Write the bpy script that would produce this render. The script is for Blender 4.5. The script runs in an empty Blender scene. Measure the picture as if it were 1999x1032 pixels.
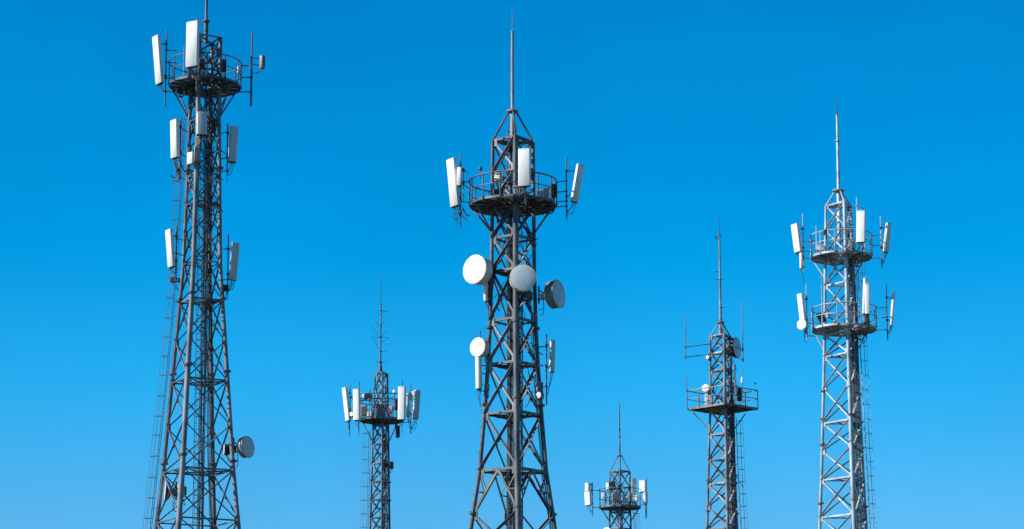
import bpy, math, random
from mathutils import Vector, Matrix
random.seed(11)
R_ = math.radians
scene = bpy.context.scene
COL = scene.collection

# ------------------------------------------------------------------ camera
F = 4600.0                      # focal length in photo pixels (1999 wide)
PITCH = R_(7.75)
SHIFT = 398.0                   # the photo is the upper part of a taller frame
EYE = 1.7
cam_d = bpy.data.cameras.new('camera')
cam = bpy.data.objects.new('camera', cam_d)
COL.objects.link(cam)
cam.location = (0, 0, EYE)
cam.rotation_euler = (R_(90) + PITCH, 0, 0)
cam_d.sensor_width = 36.0
cam_d.lens = F / 1999.0 * 36.0
cam_d.shift_y = SHIFT / 1999.0
cam_d.clip_start = 0.5
cam_d.clip_end = 12000
scene.camera = cam

# ------------------------------------------------------------------ light
SUN_EL, SUN_AZ = R_(33), R_(-77)      # azimuth from "behind the camera", negative = to its left
to_sun = Vector((math.sin(SUN_AZ) * math.cos(SUN_EL), -math.cos(SUN_AZ) * math.cos(SUN_EL), math.sin(SUN_EL)))
sun_d = bpy.data.lights.new('sun', 'SUN')
sun_d.energy = 5.0
sun_d.angle = R_(0.5)
sun_d.color = (1.0, 0.95, 0.87)
sun = bpy.data.objects.new('sun', sun_d)
COL.objects.link(sun)
sun.rotation_euler = to_sun.to_track_quat('Z', 'Y').to_euler()

world = bpy.data.worlds.new('World')
scene.world = world
world.use_nodes = True
wt = world.node_tree
wt.nodes.clear()
wo = wt.nodes.new('ShaderNodeOutputWorld')
bg = wt.nodes.new('ShaderNodeBackground')
sky = wt.nodes.new('ShaderNodeTexSky')
sky.sky_type = 'NISHITA'
sky.sun_disc = False
sky.sun_elevation = SUN_EL
sky.sun_rotation = math.atan2(to_sun.x, to_sun.y)
sky.altitude = 0
sky.air_density = 1.0
sky.dust_density = 0.2
sky.ozone_density = 3.0
bg.inputs['Strength'].default_value = 0.0747
wt.links.new(bg.outputs[0], wo.inputs[0])
SKY_TINT = [            # (sine of elevation, colour factor): a clear, deeply saturated summer sky
    (0.0, (0.80, 0.95, 1.15)),
    (0.1109, (0.321, 1.016, 1.497)),
    (0.1669, (0.091, 1.137, 1.651)),
    (0.2221, (0.001, 1.102, 1.650)),
    (0.2740, (0.001, 1.062, 1.620)),
    (0.3240, (0.001, 1.028, 1.596)),
    (0.48, (0.18, 0.44, 0.72)),
    (1.0, (0.26, 0.36, 0.48)),
]
if SKY_TINT:
    tc = wt.nodes.new('ShaderNodeTexCoord')
    sx = wt.nodes.new('ShaderNodeSeparateXYZ')
    ramp = wt.nodes.new('ShaderNodeValToRGB')
    mul = wt.nodes.new('ShaderNodeVectorMath'); mul.operation = 'MULTIPLY'
    gain = wt.nodes.new('ShaderNodeVectorMath'); gain.operation = 'SCALE'; gain.inputs['Scale'].default_value = 4.0
    wt.links.new(tc.outputs['Generated'], sx.inputs[0])
    wt.links.new(sx.outputs['Z'], ramp.inputs['Fac'])
    el = ramp.color_ramp.elements
    for i, (s_, c_) in enumerate(SKY_TINT):
        e = el[i] if i < 2 else el.new(s_)
        e.position = s_
        e.color = (c_[0] / 4, c_[1] / 4, c_[2] / 4, 1)
    wt.links.new(sky.outputs[0], mul.inputs[0])
    wt.links.new(ramp.outputs[0], mul.inputs[1])
    wt.links.new(mul.outputs[0], gain.inputs[0])
    sn = wt.nodes.new('ShaderNodeTexNoise'); sn.inputs['Scale'].default_value = 9; sn.inputs['Detail'].default_value = 3
    sr = wt.nodes.new('ShaderNodeMapRange'); sr.inputs['From Min'].default_value = 0.3; sr.inputs['From Max'].default_value = 0.7
    sr.inputs['To Min'].default_value = 3.83; sr.inputs['To Max'].default_value = 4.17
    wt.links.new(tc.outputs['Generated'], sn.inputs['Vector']); wt.links.new(sn.outputs['Fac'], sr.inputs['Value'])
    wt.links.new(sr.outputs[0], gain.inputs['Scale'])
    wt.links.new(gain.outputs[0], bg.inputs['Color'])
else:
    wt.links.new(sky.outputs[0], bg.inputs['Color'])

scene.view_settings.view_transform = 'Standard'
scene.view_settings.look = 'None'
scene.view_settings.exposure = 0.42
scene.view_settings.gamma = 1

# ------------------------------------------------------------------ materials
def material(name, base, second, amount=0.5, scale=6.0, rough=0.5, metal=0.0, bump=0.0, stretch=1.0, spec=0.5, detail=6, patch=0.0):
    m = bpy.data.materials.new(name)
    m.use_nodes = True
    nt = m.node_tree
    b = nt.nodes['Principled BSDF']
    b.inputs['Roughness'].default_value = rough
    b.inputs['Metallic'].default_value = metal
    b.inputs['Specular IOR Level'].default_value = spec
    tc = nt.nodes.new('ShaderNodeTexCoord')
    mp = nt.nodes.new('ShaderNodeMapping')
    mp.inputs['Scale'].default_value = (1, 1, stretch)
    n = nt.nodes.new('ShaderNodeTexNoise')
    n.inputs['Scale'].default_value = scale
    n.inputs['Detail'].default_value = detail
    n.inputs['Roughness'].default_value = 0.65
    r = nt.nodes.new('ShaderNodeValToRGB')
    r.color_ramp.elements[0].position = 0.62 - 0.35 * amount
    r.color_ramp.elements[0].color = (*base, 1)
    r.color_ramp.elements[1].position = 0.78 - 0.1 * amount
    r.color_ramp.elements[1].color = (*second, 1)
    nt.links.new(tc.outputs['Object'], mp.inputs[0])
    nt.links.new(mp.outputs[0], n.inputs['Vector'])
    nt.links.new(n.outputs['Fac'], r.inputs[0])
    if patch:
        n2 = nt.nodes.new('ShaderNodeTexNoise'); n2.inputs['Scale'].default_value = 0.9; n2.inputs['Detail'].default_value = 3
        mr = nt.nodes.new('ShaderNodeMapRange')
        mr.inputs['From Min'].default_value = 0.33; mr.inputs['From Max'].default_value = 0.67
        mr.inputs['To Min'].default_value = 1 - patch; mr.inputs['To Max'].default_value = 1 + patch
        vm = nt.nodes.new('ShaderNodeVectorMath'); vm.operation = 'SCALE'
        nt.links.new(tc.outputs['Object'], n2.inputs['Vector'])
        nt.links.new(n2.outputs['Fac'], mr.inputs['Value'])
        nt.links.new(r.outputs[0], vm.inputs[0]); nt.links.new(mr.outputs[0], vm.inputs['Scale'])
        nt.links.new(vm.outputs[0], b.inputs['Base Color'])
    else:
        nt.links.new(r.outputs[0], b.inputs['Base Color'])
    if bump:
        bp = nt.nodes.new('ShaderNodeBump')
        bp.inputs['Strength'].default_value = bump
        bp.inputs['Distance'].default_value = 0.02
        nt.links.new(n.outputs['Fac'], bp.inputs['Height'])
        nt.links.new(bp.outputs[0], b.inputs['Normal'])
    return m

M = {}
M['steel_a'] = material('weathered_dark_steel', (0.085, 0.106, 0.130), (0.065, 0.055, 0.045), 0.18, 3.0, 0.42, 0.05, 0.3, patch=0.5, spec=0.35)
M['steel_b'] = material('grey_brown_steel', (0.102, 0.112, 0.127), (0.09, 0.058, 0.048), 0.25, 2.6, 0.45, 0.05, 0.3, patch=0.5, spec=0.35)
M['steel_c'] = material('slate_steel', (0.10, 0.125, 0.155), (0.08, 0.072, 0.06), 0.18, 3.0, 0.45, 0.05, 0.3, patch=0.5, spec=0.35)
M['steel_d'] = material('rust_spotted_steel', (0.18, 0.20, 0.22), (0.15, 0.07, 0.045), 0.36, 3.4, 0.48, 0.05, 0.3, patch=0.55, spec=0.35)
M['steel_e'] = material('pale_galvanised_steel', (0.36, 0.415, 0.46), (0.19, 0.17, 0.16), 0.25, 2.4, 0.45, 0.08, 0.25, patch=0.35, spec=0.4)
M['white'] = material('white_radome', (0.78, 0.78, 0.77), (0.60, 0.59, 0.56), 0.4, 2.2, 0.4, 0, 0.03, 0.18)
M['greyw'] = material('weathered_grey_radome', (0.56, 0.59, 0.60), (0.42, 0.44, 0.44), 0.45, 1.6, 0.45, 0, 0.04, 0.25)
M['dishg'] = material('grey_dish_cover', (0.53, 0.58, 0.61), (0.42, 0.46, 0.49), 0.45, 1.8, 0.4, 0, 0.03, 0.4)
M['dishp'] = material('pale_grey_dish_cover', (0.70, 0.74, 0.75), (0.56, 0.60, 0.62), 0.45, 1.8, 0.4, 0, 0.03, 0.4)
M['rusty'] = material('rusty_fitting', (0.13, 0.10, 0.085), (0.24, 0.22, 0.20), 0.5, 9, 0.7, 0.1, 0.3)
M['greyc'] = material('grey_cable_jacket', (0.13, 0.15, 0.17), (0.05, 0.05, 0.055), 0.5, 5, 0.6, 0, 0)
M['dark'] = material('dark_cast_metal', (0.035, 0.037, 0.042), (0.07, 0.05, 0.04), 0.4, 7, 0.55, 0.2, 0.2)
M['rubber'] = material('black_cable_jacket', (0.018, 0.018, 0.020), (0.035, 0.034, 0.034), 0.4, 9, 0.6, 0, 0)
M['box'] = material('grey_cast_housing', (0.26, 0.27, 0.28), (0.17, 0.16, 0.15), 0.5, 5, 0.5, 0.2, 0.1)
M['cream'] = material('cream_painted_housing', (0.62, 0.56, 0.45), (0.45, 0.38, 0.28), 0.5, 4, 0.5, 0, 0.1)
M['beige'] = material('weathered_whip_sleeve', (0.27, 0.265, 0.265), (0.17, 0.12, 0.10), 0.55, 2.5, 0.5, 0, 0.2, 0.5)
M['concrete'] = material('concrete', (0.34, 0.33, 0.31), (0.24, 0.23, 0.21), 0.5, 2, 0.9, 0, 0.4)
M['ground'] = material('dry_grass_ground', (0.05, 0.065, 0.03), (0.09, 0.08, 0.05), 0.5, 0.05, 0.95, 0, 0.5)

for k_, base_, sec_ in (('steel_a', (0.18, 0.20, 0.225), (0.12, 0.08, 0.06)), ('steel_b', (0.21, 0.215, 0.22), (0.16, 0.09, 0.065)), ('steel_c', (0.18, 0.21, 0.24), (0.13, 0.1, 0.08)),
                        ('steel_d', (0.32, 0.33, 0.34), (0.19, 0.09, 0.06)), ('steel_e', (0.40, 0.46, 0.51), (0.22, 0.20, 0.18))):
    M[k_ + '_light'] = material(M[k_].name + '_lighter', base_, sec_, 0.35, 2.2, 0.5, 0.05, 0.25, patch=0.35, spec=0.35)  # lighter tone of each steel, used on random braces and some legs
VR = random.Random(5)

# ------------------------------------------------------------------ mesh helpers
class MB:
    def __init__(s):
        s.v = []; s.f = []
    def add(s, vs, fs):
        o = len(s.v)
        s.v += [Vector(v) for v in vs]
        s.f += [tuple(i + o for i in f) for f in fs]
        return s
    def tube(s, p, q, r, r2=None, n=8, caps=True):
        return s.poly([p, q], [r, r if r2 is None else r2], n, caps)
    def poly(s, pts, r, n=6, caps=True, closed=False):
        pts = [Vector(p) for p in pts]
        m = len(pts)
        if not isinstance(r, (list, tuple)): r = [r] * m
        rings = []
        ref = None
        for i, p in enumerate(pts):
            if closed: d = pts[(i + 1) % m] - pts[i - 1]
            elif i == 0: d = pts[1] - pts[0]
            elif i == m - 1: d = pts[-1] - pts[-2]
            else: d = (pts[i + 1] - p).normalized() + (p - pts[i - 1]).normalized()
            if d.length < 1e-9: d = Vector((0, 0, 1))
            d.normalize()
            if ref is None:
                ref = Vector((0, 0, 1)) if abs(d.z) < 0.9 else Vector((1, 0, 0))
            a = (ref - d * ref.dot(d))
            if a.length < 1e-6: a = d.orthogonal()
            a.normalize(); b = d.cross(a); ref = a
            rings.append([p + (a * math.cos(6.2831853 * k / n) + b * math.sin(6.2831853 * k / n)) * r[i] for k in range(n)])
        vs = [v for g in rings for v in g]
        fs = []
        for i in range(m if closed else m - 1):
            j = (i + 1) % m
            for k in range(n):
                l = (k + 1) % n
                fs.append((i * n + k, i * n + l, j * n + l, j * n + k))
        if caps and not closed:
            fs.append(tuple(range(n - 1, -1, -1)))
            fs.append(tuple((m - 1) * n + k for k in range(n)))
        return s.add(vs, fs)
    def box(s, c, ax, ay, az):          # centre and three half-axis vectors
        c = Vector(c); ax = Vector(ax); ay = Vector(ay); az = Vector(az)
        vs = [c + ax * i + ay * j + az * k for k in (-1, 1) for j in (-1, 1) for i in (-1, 1)]
        fs = [(0, 2, 3, 1), (4, 5, 7, 6), (0, 1, 5, 4), (2, 6, 7, 3), (0, 4, 6, 2), (1, 3, 7, 5)]
        return s.add(vs, fs)
    def abox(s, c, x, y, z):
        return s.box(c, (x / 2, 0, 0), (0, y / 2, 0), (0, 0, z / 2))
    def angle(s, p, q, w, t, nrm):      # an L section bar from p to q: one flange in the face, one along nrm
        p = Vector(p); q = Vector(q); d = (q - p).normalized(); n = Vector(nrm)
        n = (n - d * n.dot(d)).normalized(); u = d.cross(n)
        prof = [(-w / 2, 0), (w / 2, 0), (w / 2, t), (-w / 2 + t, t), (-w / 2 + t, w), (-w / 2, w)]
        vs = [e + u * a + n * b for e in (p, q) for a, b in prof]
        fs = [(i, (i + 1) % 6, (i + 1) % 6 + 6, i + 6) for i in range(6)]
        fs += [(0, 5, 4, 3), (0, 3, 2, 1), (6, 9, 10, 11), (6, 7, 8, 9)]
        return s.add(vs, fs)
    def lathe(s, c, axis, prof, n=28):  # prof: (distance along axis, radius)
        c = Vector(c); d = Vector(axis).normalized()
        a = (Vector((0, 0, 1)) - d * d.z)
        a = a.normalized() if a.length > 1e-5 else Vector((1, 0, 0))
        b = d.cross(a)
        vs = [c + d * h + (a * math.cos(6.2831853 * k / n) + b * math.sin(6.2831853 * k / n)) * max(r, 1e-4) for h, r in prof for k in range(n)]
        fs = []
        for i in range(len(prof) - 1):
            for k in range(n):
                l = (k + 1) % n
                fs.append((i * n + k, i * n + l, (i + 1) * n + l, (i + 1) * n + k))
        fs.append(tuple(range(n - 1, -1, -1)))
        fs.append(tuple((len(prof) - 1) * n + k for k in range(n)))
        return s.add(vs, fs)
    def loft(s, rings, caps=True):
        n = len(rings[0]); vs = [v for g in rings for v in g]; fs = []
        for i in range(len(rings) - 1):
            for k in range(n):
                l = (k + 1) % n
                fs.append((i * n + k, i * n + l, (i + 1) * n + l, (i + 1) * n + k))
        if caps:
            fs.append(tuple(range(n - 1, -1, -1))); fs.append(tuple((len(rings) - 1) * n + k for k in range(n)))
        return s.add(vs, fs)

def curve(p, q, sag, side=(0, 0, 0), n=9):      # a hanging cable from p to q
    p = Vector(p); q = Vector(q); side = Vector(side); out = []
    for i in range(n):
        t = i / (n - 1); k = 4 * t * (1 - t)
        out.append(p.lerp(q, t) + Vector((0, 0, -sag * k)) + side * k)
    return out

class Thing:
    def __init__(s, name, label, cat, origin, group=None):
        s.o = bpy.data.objects.new(name, None)
        s.o.empty_display_size = 0.3
        COL.objects.link(s.o)
        s.org = Vector(origin)
        s.o.location = s.org
        s.o['label'] = label; s.o['category'] = cat
        if group: s.o['group'] = group
    def part(s, name, mb, mat, parent=None, label=None, sharp=38):
        me = bpy.data.meshes.new(name)
        me.from_pydata([v - s.org for v in mb.v], [], mb.f)
        me.materials.append(M[mat])
        me.polygons.foreach_set('use_smooth', [True] * len(me.polygons))
        me.set_sharp_from_angle(angle=R_(sharp))
        me.update()
        ob = bpy.data.objects.new(name, me)
        COL.objects.link(ob)
        ob.parent = parent or s.o
        if label: ob['label'] = label
        return ob

# ------------------------------------------------------------------ measuring helpers
def P(px, py, Y):
    """world point on the vertical plane y = Y that the photo shows at (px, py)"""
    u = (px - 999.5) / F; v = (516 + SHIFT - py) / F
    d = Vector((u, math.cos(PITCH) - v * math.sin(PITCH), math.sin(PITCH) + v * math.cos(PITCH)))
    s = Y / d.y
    return Vector((d.x * s, Y, EYE + d.z * s))
def MPP(py, Y):
    v = (516 + SHIFT - py) / F
    return Y / (math.cos(PITCH) - v * math.sin(PITCH)) / F

def interp(tab, x):
    tab = sorted(tab)
    if x <= tab[0][0]: return tab[0][1]
    for (a, b), (c, d) in zip(tab, tab[1:]):
        if x <= c: return b + (d - b) * (x - a) / (c - a)
    return tab[-1][1]

FACES = [(3, 0), (0, 1), (1, 2), (2, 3)]        # corners: 0 near, 1 right, 2 far, 3 left

class Tower:
    def __init__(s, name, label, D, cx, cy, prof, turn, legr, steel, nodes, horiz, brace=0.07, kbays=(), legr_near=None,
                 flanges=(), plans=(), hsize=None, group='steel lattice radio towers', sides=4, legs_light=False):
        s.sides = sides; s.faces = FACES if sides == 4 else [(2, 0), (0, 1), (1, 2)]
        if sides == 3: prof = [(y, r / 0.866) for y, r in prof]
        s.D = D; s.X = P(cx, cy, D).x; s.steel = steel; s.turn = R_(turn)
        s.t = Thing(name, label, 'radio tower', (s.X, D, 0), group)
        s.tab = [(s.z(y), r * MPP(y, D)) for y, r in prof]
        lo = sorted(s.tab)[:2]
        slope = (lo[1][1] - lo[0][1]) / (lo[1][0] - lo[0][0])
        s.tab.append((0.0, lo[0][1] - slope * lo[0][0]))
        s.tab.sort()
        top = s.tab[-1][0]
        s.legr = legr
        # legs, each one bent where the tower's taper changes
        s.legs = []
        for k in range(sides):
            mb = MB(); pts = [s.corner(k, z) for z, _ in s.tab]
            rs = [(legr_near or legr) if k == 0 else legr] * len(pts)
            rs = [r * (1.12 - 0.24 * z / top) for r, (z, _) in zip(rs, s.tab)]
            mb.poly(pts, rs, 12)
            lg = s.t.part('leg', mb, steel + ('_light' if legs_light else ''))
            s.legs.append(lg)
            for fy in flanges:
                z = s.z(fy) + (0.0 if k % 2 else 0.15)
                c = s.corner(k, z)
                s.t.part('flange', MB().lathe(c - Vector((0, 0, 0.05)), (0, 0, 1), [(0, legr * 1.9), (0.045, legr * 1.9), (0.05, legr * 1.7), (0.055, legr * 1.9), (0.1, legr * 1.9)], 14), 'rusty' if VR.random() < 0.4 else steel, lg)
            ft = MB().abox(s.corner(k, 0.12), 0.9, 0.9, 0.36)
            s.t.part('footing', ft, 'concrete', lg)
        # bracing, bay by bay
        zs = sorted(s.z(y) for y in nodes)
        hz = [s.z(y) for y in horiz]
        z0 = zs[0]; low = []
        step = max(zs[1] - zs[0], 1.9)
        while z0 > 1.4:
            nz = max(0.5, z0 - step)
            low.append(nz); z0 = nz; hz.append(nz); step *= 1.06
        zs = sorted(low) + zs
        kz = [(s.z(a), s.z(b)) for a, b in kbays]
        for a, b in zip(zs, zs[1:]):
            isk = any(abs(a - ka) < 0.05 or abs(b - kb) < 0.05 for ka, kb in kz)
            for i, j in s.faces:
                pa, pb, qa, qb = s.corner(i, a), s.corner(i, b), s.corner(j, a), s.corner(j, b)
                mid = (pa + qa) / 2; nrm = Vector((mid.x - s.X, mid.y - D, 0)).normalized()
                mb = MB(); w = brace
                if isk:
                    tm = (pb + qb) / 2
                    mb.angle(pa + nrm * 0.02, tm + nrm * 0.02, w * 1.1, w * 0.15, -nrm)
                    mb.angle(qa + nrm * 0.02, tm + nrm * 0.02, w * 1.1, w * 0.15, -nrm)
                    for e, g in ((pa, pb), (qa, qb)):           # secondary members to the leg
                        hm = e.lerp(tm, 0.52); lm = e.lerp(g, 0.52)
                        mb.angle(lm, hm, w * 0.6, w * 0.1, -nrm)
                        mb.angle(hm, g.lerp(e, 0.04), w * 0.6, w * 0.1, -nrm)
                    s.gusset(mb, tm - Vector((0, 0, w * 1.1)), nrm, w * 1.0)
                else:
                    mb.angle(pa + nrm * 0.03, qb + nrm * 0.03, w, w * 0.16, nrm)
                    mb.angle(qa - nrm * 0.0, pb - nrm * 0.0, w, w * 0.16, -nrm)
                    s.gusset(mb, (pa + qb) / 2 + (qa - pa) * 0, nrm, w * 0.7)
                for c, o in ((pa, qb), (qa, pb), (pb, qa), (qb, pa)):
                    s.gusset(mb, c + (o - c).normalized() * w * 1.9, nrm, w * 1.35)
                s.t.part('cross_brace', mb, steel + '_light' if VR.random() < 0.3 else steel)
        hw = hsize or brace * 1.15
        for z in hz:
            for i, j in s.faces:
                p, q = s.corner(i, z), s.corner(j, z)
                mid = (p + q) / 2; nrm = Vector((mid.x - s.X, mid.y - D, 0)).normalized()
                s.t.part('horizontal_brace', MB().angle(p, q, hw, hw * 0.16, -nrm), steel + '_light' if VR.random() < 0.3 else steel)
        for y in plans:
            z = s.z(y) + 0.03; mb = MB()
            ms = [(s.corner(i, z) + s.corner(j, z)) / 2 for i, j in s.faces]
            for a in range(len(ms)):
                mb.angle(ms[a], ms[(a + 1) % len(ms)], hw * 0.9, hw * 0.16, (0, 0, -1))
            for a, b in (((0, 2), (1, 3)) if sides == 4 else ()):
                p, q = s.corner(a, z), s.corner(b, z)
                mb.angle(p.lerp(q, 0.04) - Vector((0, 0, 0.02 * (a + 1))), q.lerp(p, 0.04) - Vector((0, 0, 0.02 * (a + 1))), hw * 0.9, hw * 0.16, (0, 0, -1))
            s.t.part('plan_brace', mb, steel)
    def gusset(s, mb, c, nrm, h):
        u = Vector((0, 0, 1)).cross(nrm).normalized()
        mb.box(c, u * h, nrm * 0.012, Vector((0, 0, h * 1.25)))
    def z(s, py): return P(0, py, s.D).z
    def R(s, z): return interp(s.tab, z)
    def corner(s, k, z, extra=0.0):
        a = s.turn; r = s.R(z) + extra
        if s.sides == 3:
            b = -a + k * 2.0943951
            return Vector((s.X + math.sin(b) * r, s.D - math.cos(b) * r, z))
        d = [(-math.sin(a), -math.cos(a)), (math.cos(a), -math.sin(a)), (math.sin(a), math.cos(a)), (-math.cos(a), math.sin(a))][k]
        return Vector((s.X + d[0] * r, s.D + d[1] * r, z))
    def at(s, px, py, dy=0.0): return P(px, py, s.D + dy)
    def px(s, n, py=500): return n * MPP(py, s.D)

    def platform(s, py, rpx, rail_px, n=16, phase=0.0, posts=12, struts_py=None, rail_r=0.024, toe=0.11, square=False, label=None, dx=0.0):
        t = s.t; st = s.steel
        z = s.z(py); R = rpx * MPP(py, s.D); rail = rail_px * MPP(py, s.D)
        c = Vector((s.X + dx, s.D, z))
        def vtx(k, r, dz=0.0, m=n):
            a = 6.2831853 * k / m + phase
            return c + Vector((math.sin(a) * r, -math.cos(a) * r, dz))
        ap = math.cos(math.pi / n)
        inner = R * 0.30
        mb = MB()
        pitch = max(0.085, R / 26)
        k_in = int((R - inner) / pitch)
        for k in range(n):
            for b in range(k_in):
                r = R - 0.03 - b * pitch
                p, q = vtx(k, r), vtx(k + 1, r)
                d = (q - p); l = d.length / 2; d.normalize(); o = d.cross(Vector((0, 0, 1)))
                mb.box((p + q) / 2, d * l, o * pitch * 0.30, Vector((0, 0, 0.018)))
        deck = t.part('platform', mb, st, label=label)
        for k in range(n if not square else 8):
            mb = MB()
            if square:
                p = c + (vtx(k / 2, R * (1 if k % 2 == 0 else ap)) - c) + Vector((0, 0, -0.075)); e = c.lerp(p, 0.1); e.z = p.z
            else:
                p = vtx(k, R - 0.02, -0.075); e = vtx(k, inner * 0.6, -0.075)
            d = (p - e); l = d.length / 2; d.normalize(); o = d.cross(Vector((0, 0, 1)))
            mb.box((p + e) / 2, d * l, o * 0.03, Vector((0, 0, 0.055)))
            t.part('deck_beam', mb, st, deck)
        for rr, hh, dz, th in ((R, toe, toe / 2 - 0.10, 0.012), (R * 0.62, 0.09, -0.10, 0.03), (inner, 0.12, -0.09, 0.03)):
            mb = MB()
            ring = [[vtx(k, rr - th, dz - hh / 2), vtx(k, rr + th, dz - hh / 2), vtx(k, rr + th, dz + hh / 2), vtx(k, rr - th, dz + hh / 2)] for k in range(n)]
            ring.append(ring[0]); mb.loft(ring, False)
            t.part('toe_board' if rr == R else 'ring_beam', mb, st, deck)
        m = n if square else n * 2
        for i, h in enumerate((rail, rail * 0.52)):
            pts = [vtx(k, R * (1.0 if square else (1.0 if k % 2 == 0 else (1 + ap) / 2)) + 0.03, h, m) for k in range(m)]
            t.part('handrail' if i == 0 else 'middle_rail', MB().poly(pts, rail_r * (1.15 if i == 0 else 0.8), 8, closed=True), st, deck)
        if square:
            side = posts // 4
            for k in range(4):
                for j in range(side):
                    p = vtx(k, R + 0.03).lerp(vtx(k + 1, R + 0.03), j / side)
                    t.part('guard_post', MB().tube(p - Vector((0, 0, 0.05)), p + Vector((0, 0, rail)), rail_r * 1.05, n=6), st, deck)
        else:
            for k in range(posts):
                a = 6.2831853 * (k + 0.35) / posts
                kk = a / 6.2831853 * n
                f = int(kk); p = vtx(f, R + 0.03).lerp(vtx(f + 1, R + 0.03), kk - f)
                mb = MB().tube(p - Vector((0, 0, 0.08)), p + Vector((0, 0, rail)), rail_r * 1.1, n=6)
                mb.abox(p + Vector((0, 0, 0.02)), 0.09, 0.09, 0.12)
                t.part('guard_post', mb, st, deck)
        if struts_py:
            zb = s.z(struts_py)
            for k in range(1, s.sides):
                g = s.corner(k, zb)
                o = Vector((g.x - s.X, g.y - s.D, 0)).normalized()
                for w in ((-0.3, 0.3) if s.sides == 4 and not square else (0,)):
                    d = Matrix.Rotation(w, 3, 'Z') @ o
                    e = c + d * R * (0.93 if not square else 0.9) + Vector((0, 0, -0.12))
                    t.part('support_strut', MB().tube(g, e, rail_r * 1.5, n=6), st, deck)
        return deck

    def spire(s, base_py, pts, collars=(), struts=None, flange=None, px=None, legs_to=None, rod=None, mat=None):
        """pts: (py, radius in px) from the bottom up; rod = (py0, py1)"""
        st = mat or s.steel; t = s.t
        X = s.X if px is None else P(px, base_py, s.D).x
        mb = MB()
        V = [Vector((X, s.D, s.z(y))) for y, r in pts]
        mb.poly(V, [r * MPP(y, s.D) for y, r in pts], 12)
        mast = t.part('mast', mb, st)
        for y, r in collars:
            r *= MPP(y, s.D); zc = s.z(y)
            t.part('collar', MB().lathe((X, s.D, zc - 0.03), (0, 0, 1), [(0, r * 0.8), (0.012, r), (0.05, r), (0.06, r * 0.85)], 16), st, mast)
        if flange:
            y, r = flange; r *= MPP(y, s.D); zc = s.z(y)
            mbf = MB().lathe((X, s.D, zc - 0.05), (0, 0, 1), [(0, r * 0.72), (0.02, r), (0.08, r), (0.1, r * 0.85)], 20)
            for k in range(8):
                a = k * math.pi / 4 + 0.2
                mbf.tube((X + math.cos(a) * r * 0.8, s.D + math.sin(a) * r * 0.8, zc - 0.09), (X + math.cos(a) * r * 0.8, s.D + math.sin(a) * r * 0.8, zc + 0.09), 0.018, n=6)
            t.part('mast_flange', mbf, st, mast)
            if legs_to:
                zb = s.z(legs_to)
                for k in range(s.sides):
                    g = s.corner(k, zb); o = Vector((g.x - X, g.y - s.D, 0)).normalized()
                    t.part('apex_strut', MB().tube(g, Vector((X, s.D, zc - 0.05)) + o * r * 0.7, s.legr * 0.55, s.legr * 0.45, n=8), s.steel, mast)
        if rod:
            y0, y1, rr = rod
            t.part('lightning_rod', MB().tube((X, s.D, s.z(y0) - 0.1), (X, s.D, s.z(y1)), rr * MPP(y0, s.D), rr * 0.55 * MPP(y0, s.D), n=6), 'dark' if not mat else mat, mast)
        return mast, X

    def ladder(s, path, width, hoop_step=None, hoop_dir=None, hoop_r=0.36, r=0.018, rung=0.3, wdir=None, hoop_top=None, rail_attach=None, steps=3):
        """path: world points from the top down; hoops stick out along hoop_dir"""
        t = s.t; path = [Vector(p) for p in path]
        wd = Vector(wdir).normalized() if wdir else Vector((0, 1, 0))
        mb = MB()
        for q in (-1, 1):
            mb.poly([p + wd * width / 2 * q for p in path], r, 6)
        def along(zz):
            for a, b in zip(path, path[1:]):
                if b.z <= zz <= a.z: return a.lerp(b, (a.z - zz) / (a.z - b.z))
            return path[-1]
        zz = path[0].z - 0.1
        while zz > path[-1].z + 0.1:
            c = along(zz)
            mb.tube(c - wd * width / 2, c + wd * width / 2, r * 0.65, n=5)
            zz -= rung
        lad = t.part('ladder', mb, s.steel)
        if hoop_step:
            hd = Vector(hoop_dir).normalized()
            zz = (hoop_top or path[0].z) - 0.2; pts = []
            while zz > max(path[-1].z, 2.4):
                c = along(zz); arc = []
                for i in range(11):
                    a = math.pi * i / 10
                    arc.append(c + wd * (-math.cos(a)) * max(width / 2, hoop_r * 0.75) * (1.0) + hd * math.sin(a) * hoop_r * 2)
                arc = [c - wd * width / 2] + arc + [c + wd * width / 2]
                pts.append(arc)
                t.part('cage_hoop', MB().poly(arc, r * 0.8, 5), s.steel, lad)
                zz -= hoop_step * random.uniform(0.94, 1.06)
            for i in (3, 6, 9):
                if len(pts) > 1:
                    t.part('cage_strap', MB().poly([a[i] for a in pts], r * 0.5, 4), s.steel, lad)
        if rail_attach is not None:
            zz = path[0].z - 0.6
            while zz > 1.0:
                c = along(zz); g = s.corner(rail_attach, zz)
                t.part('ladder_bracket', MB().tube(c, g, r * 0.9, n=5), s.steel, lad)
                zz -= 2.4
        return lad

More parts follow.
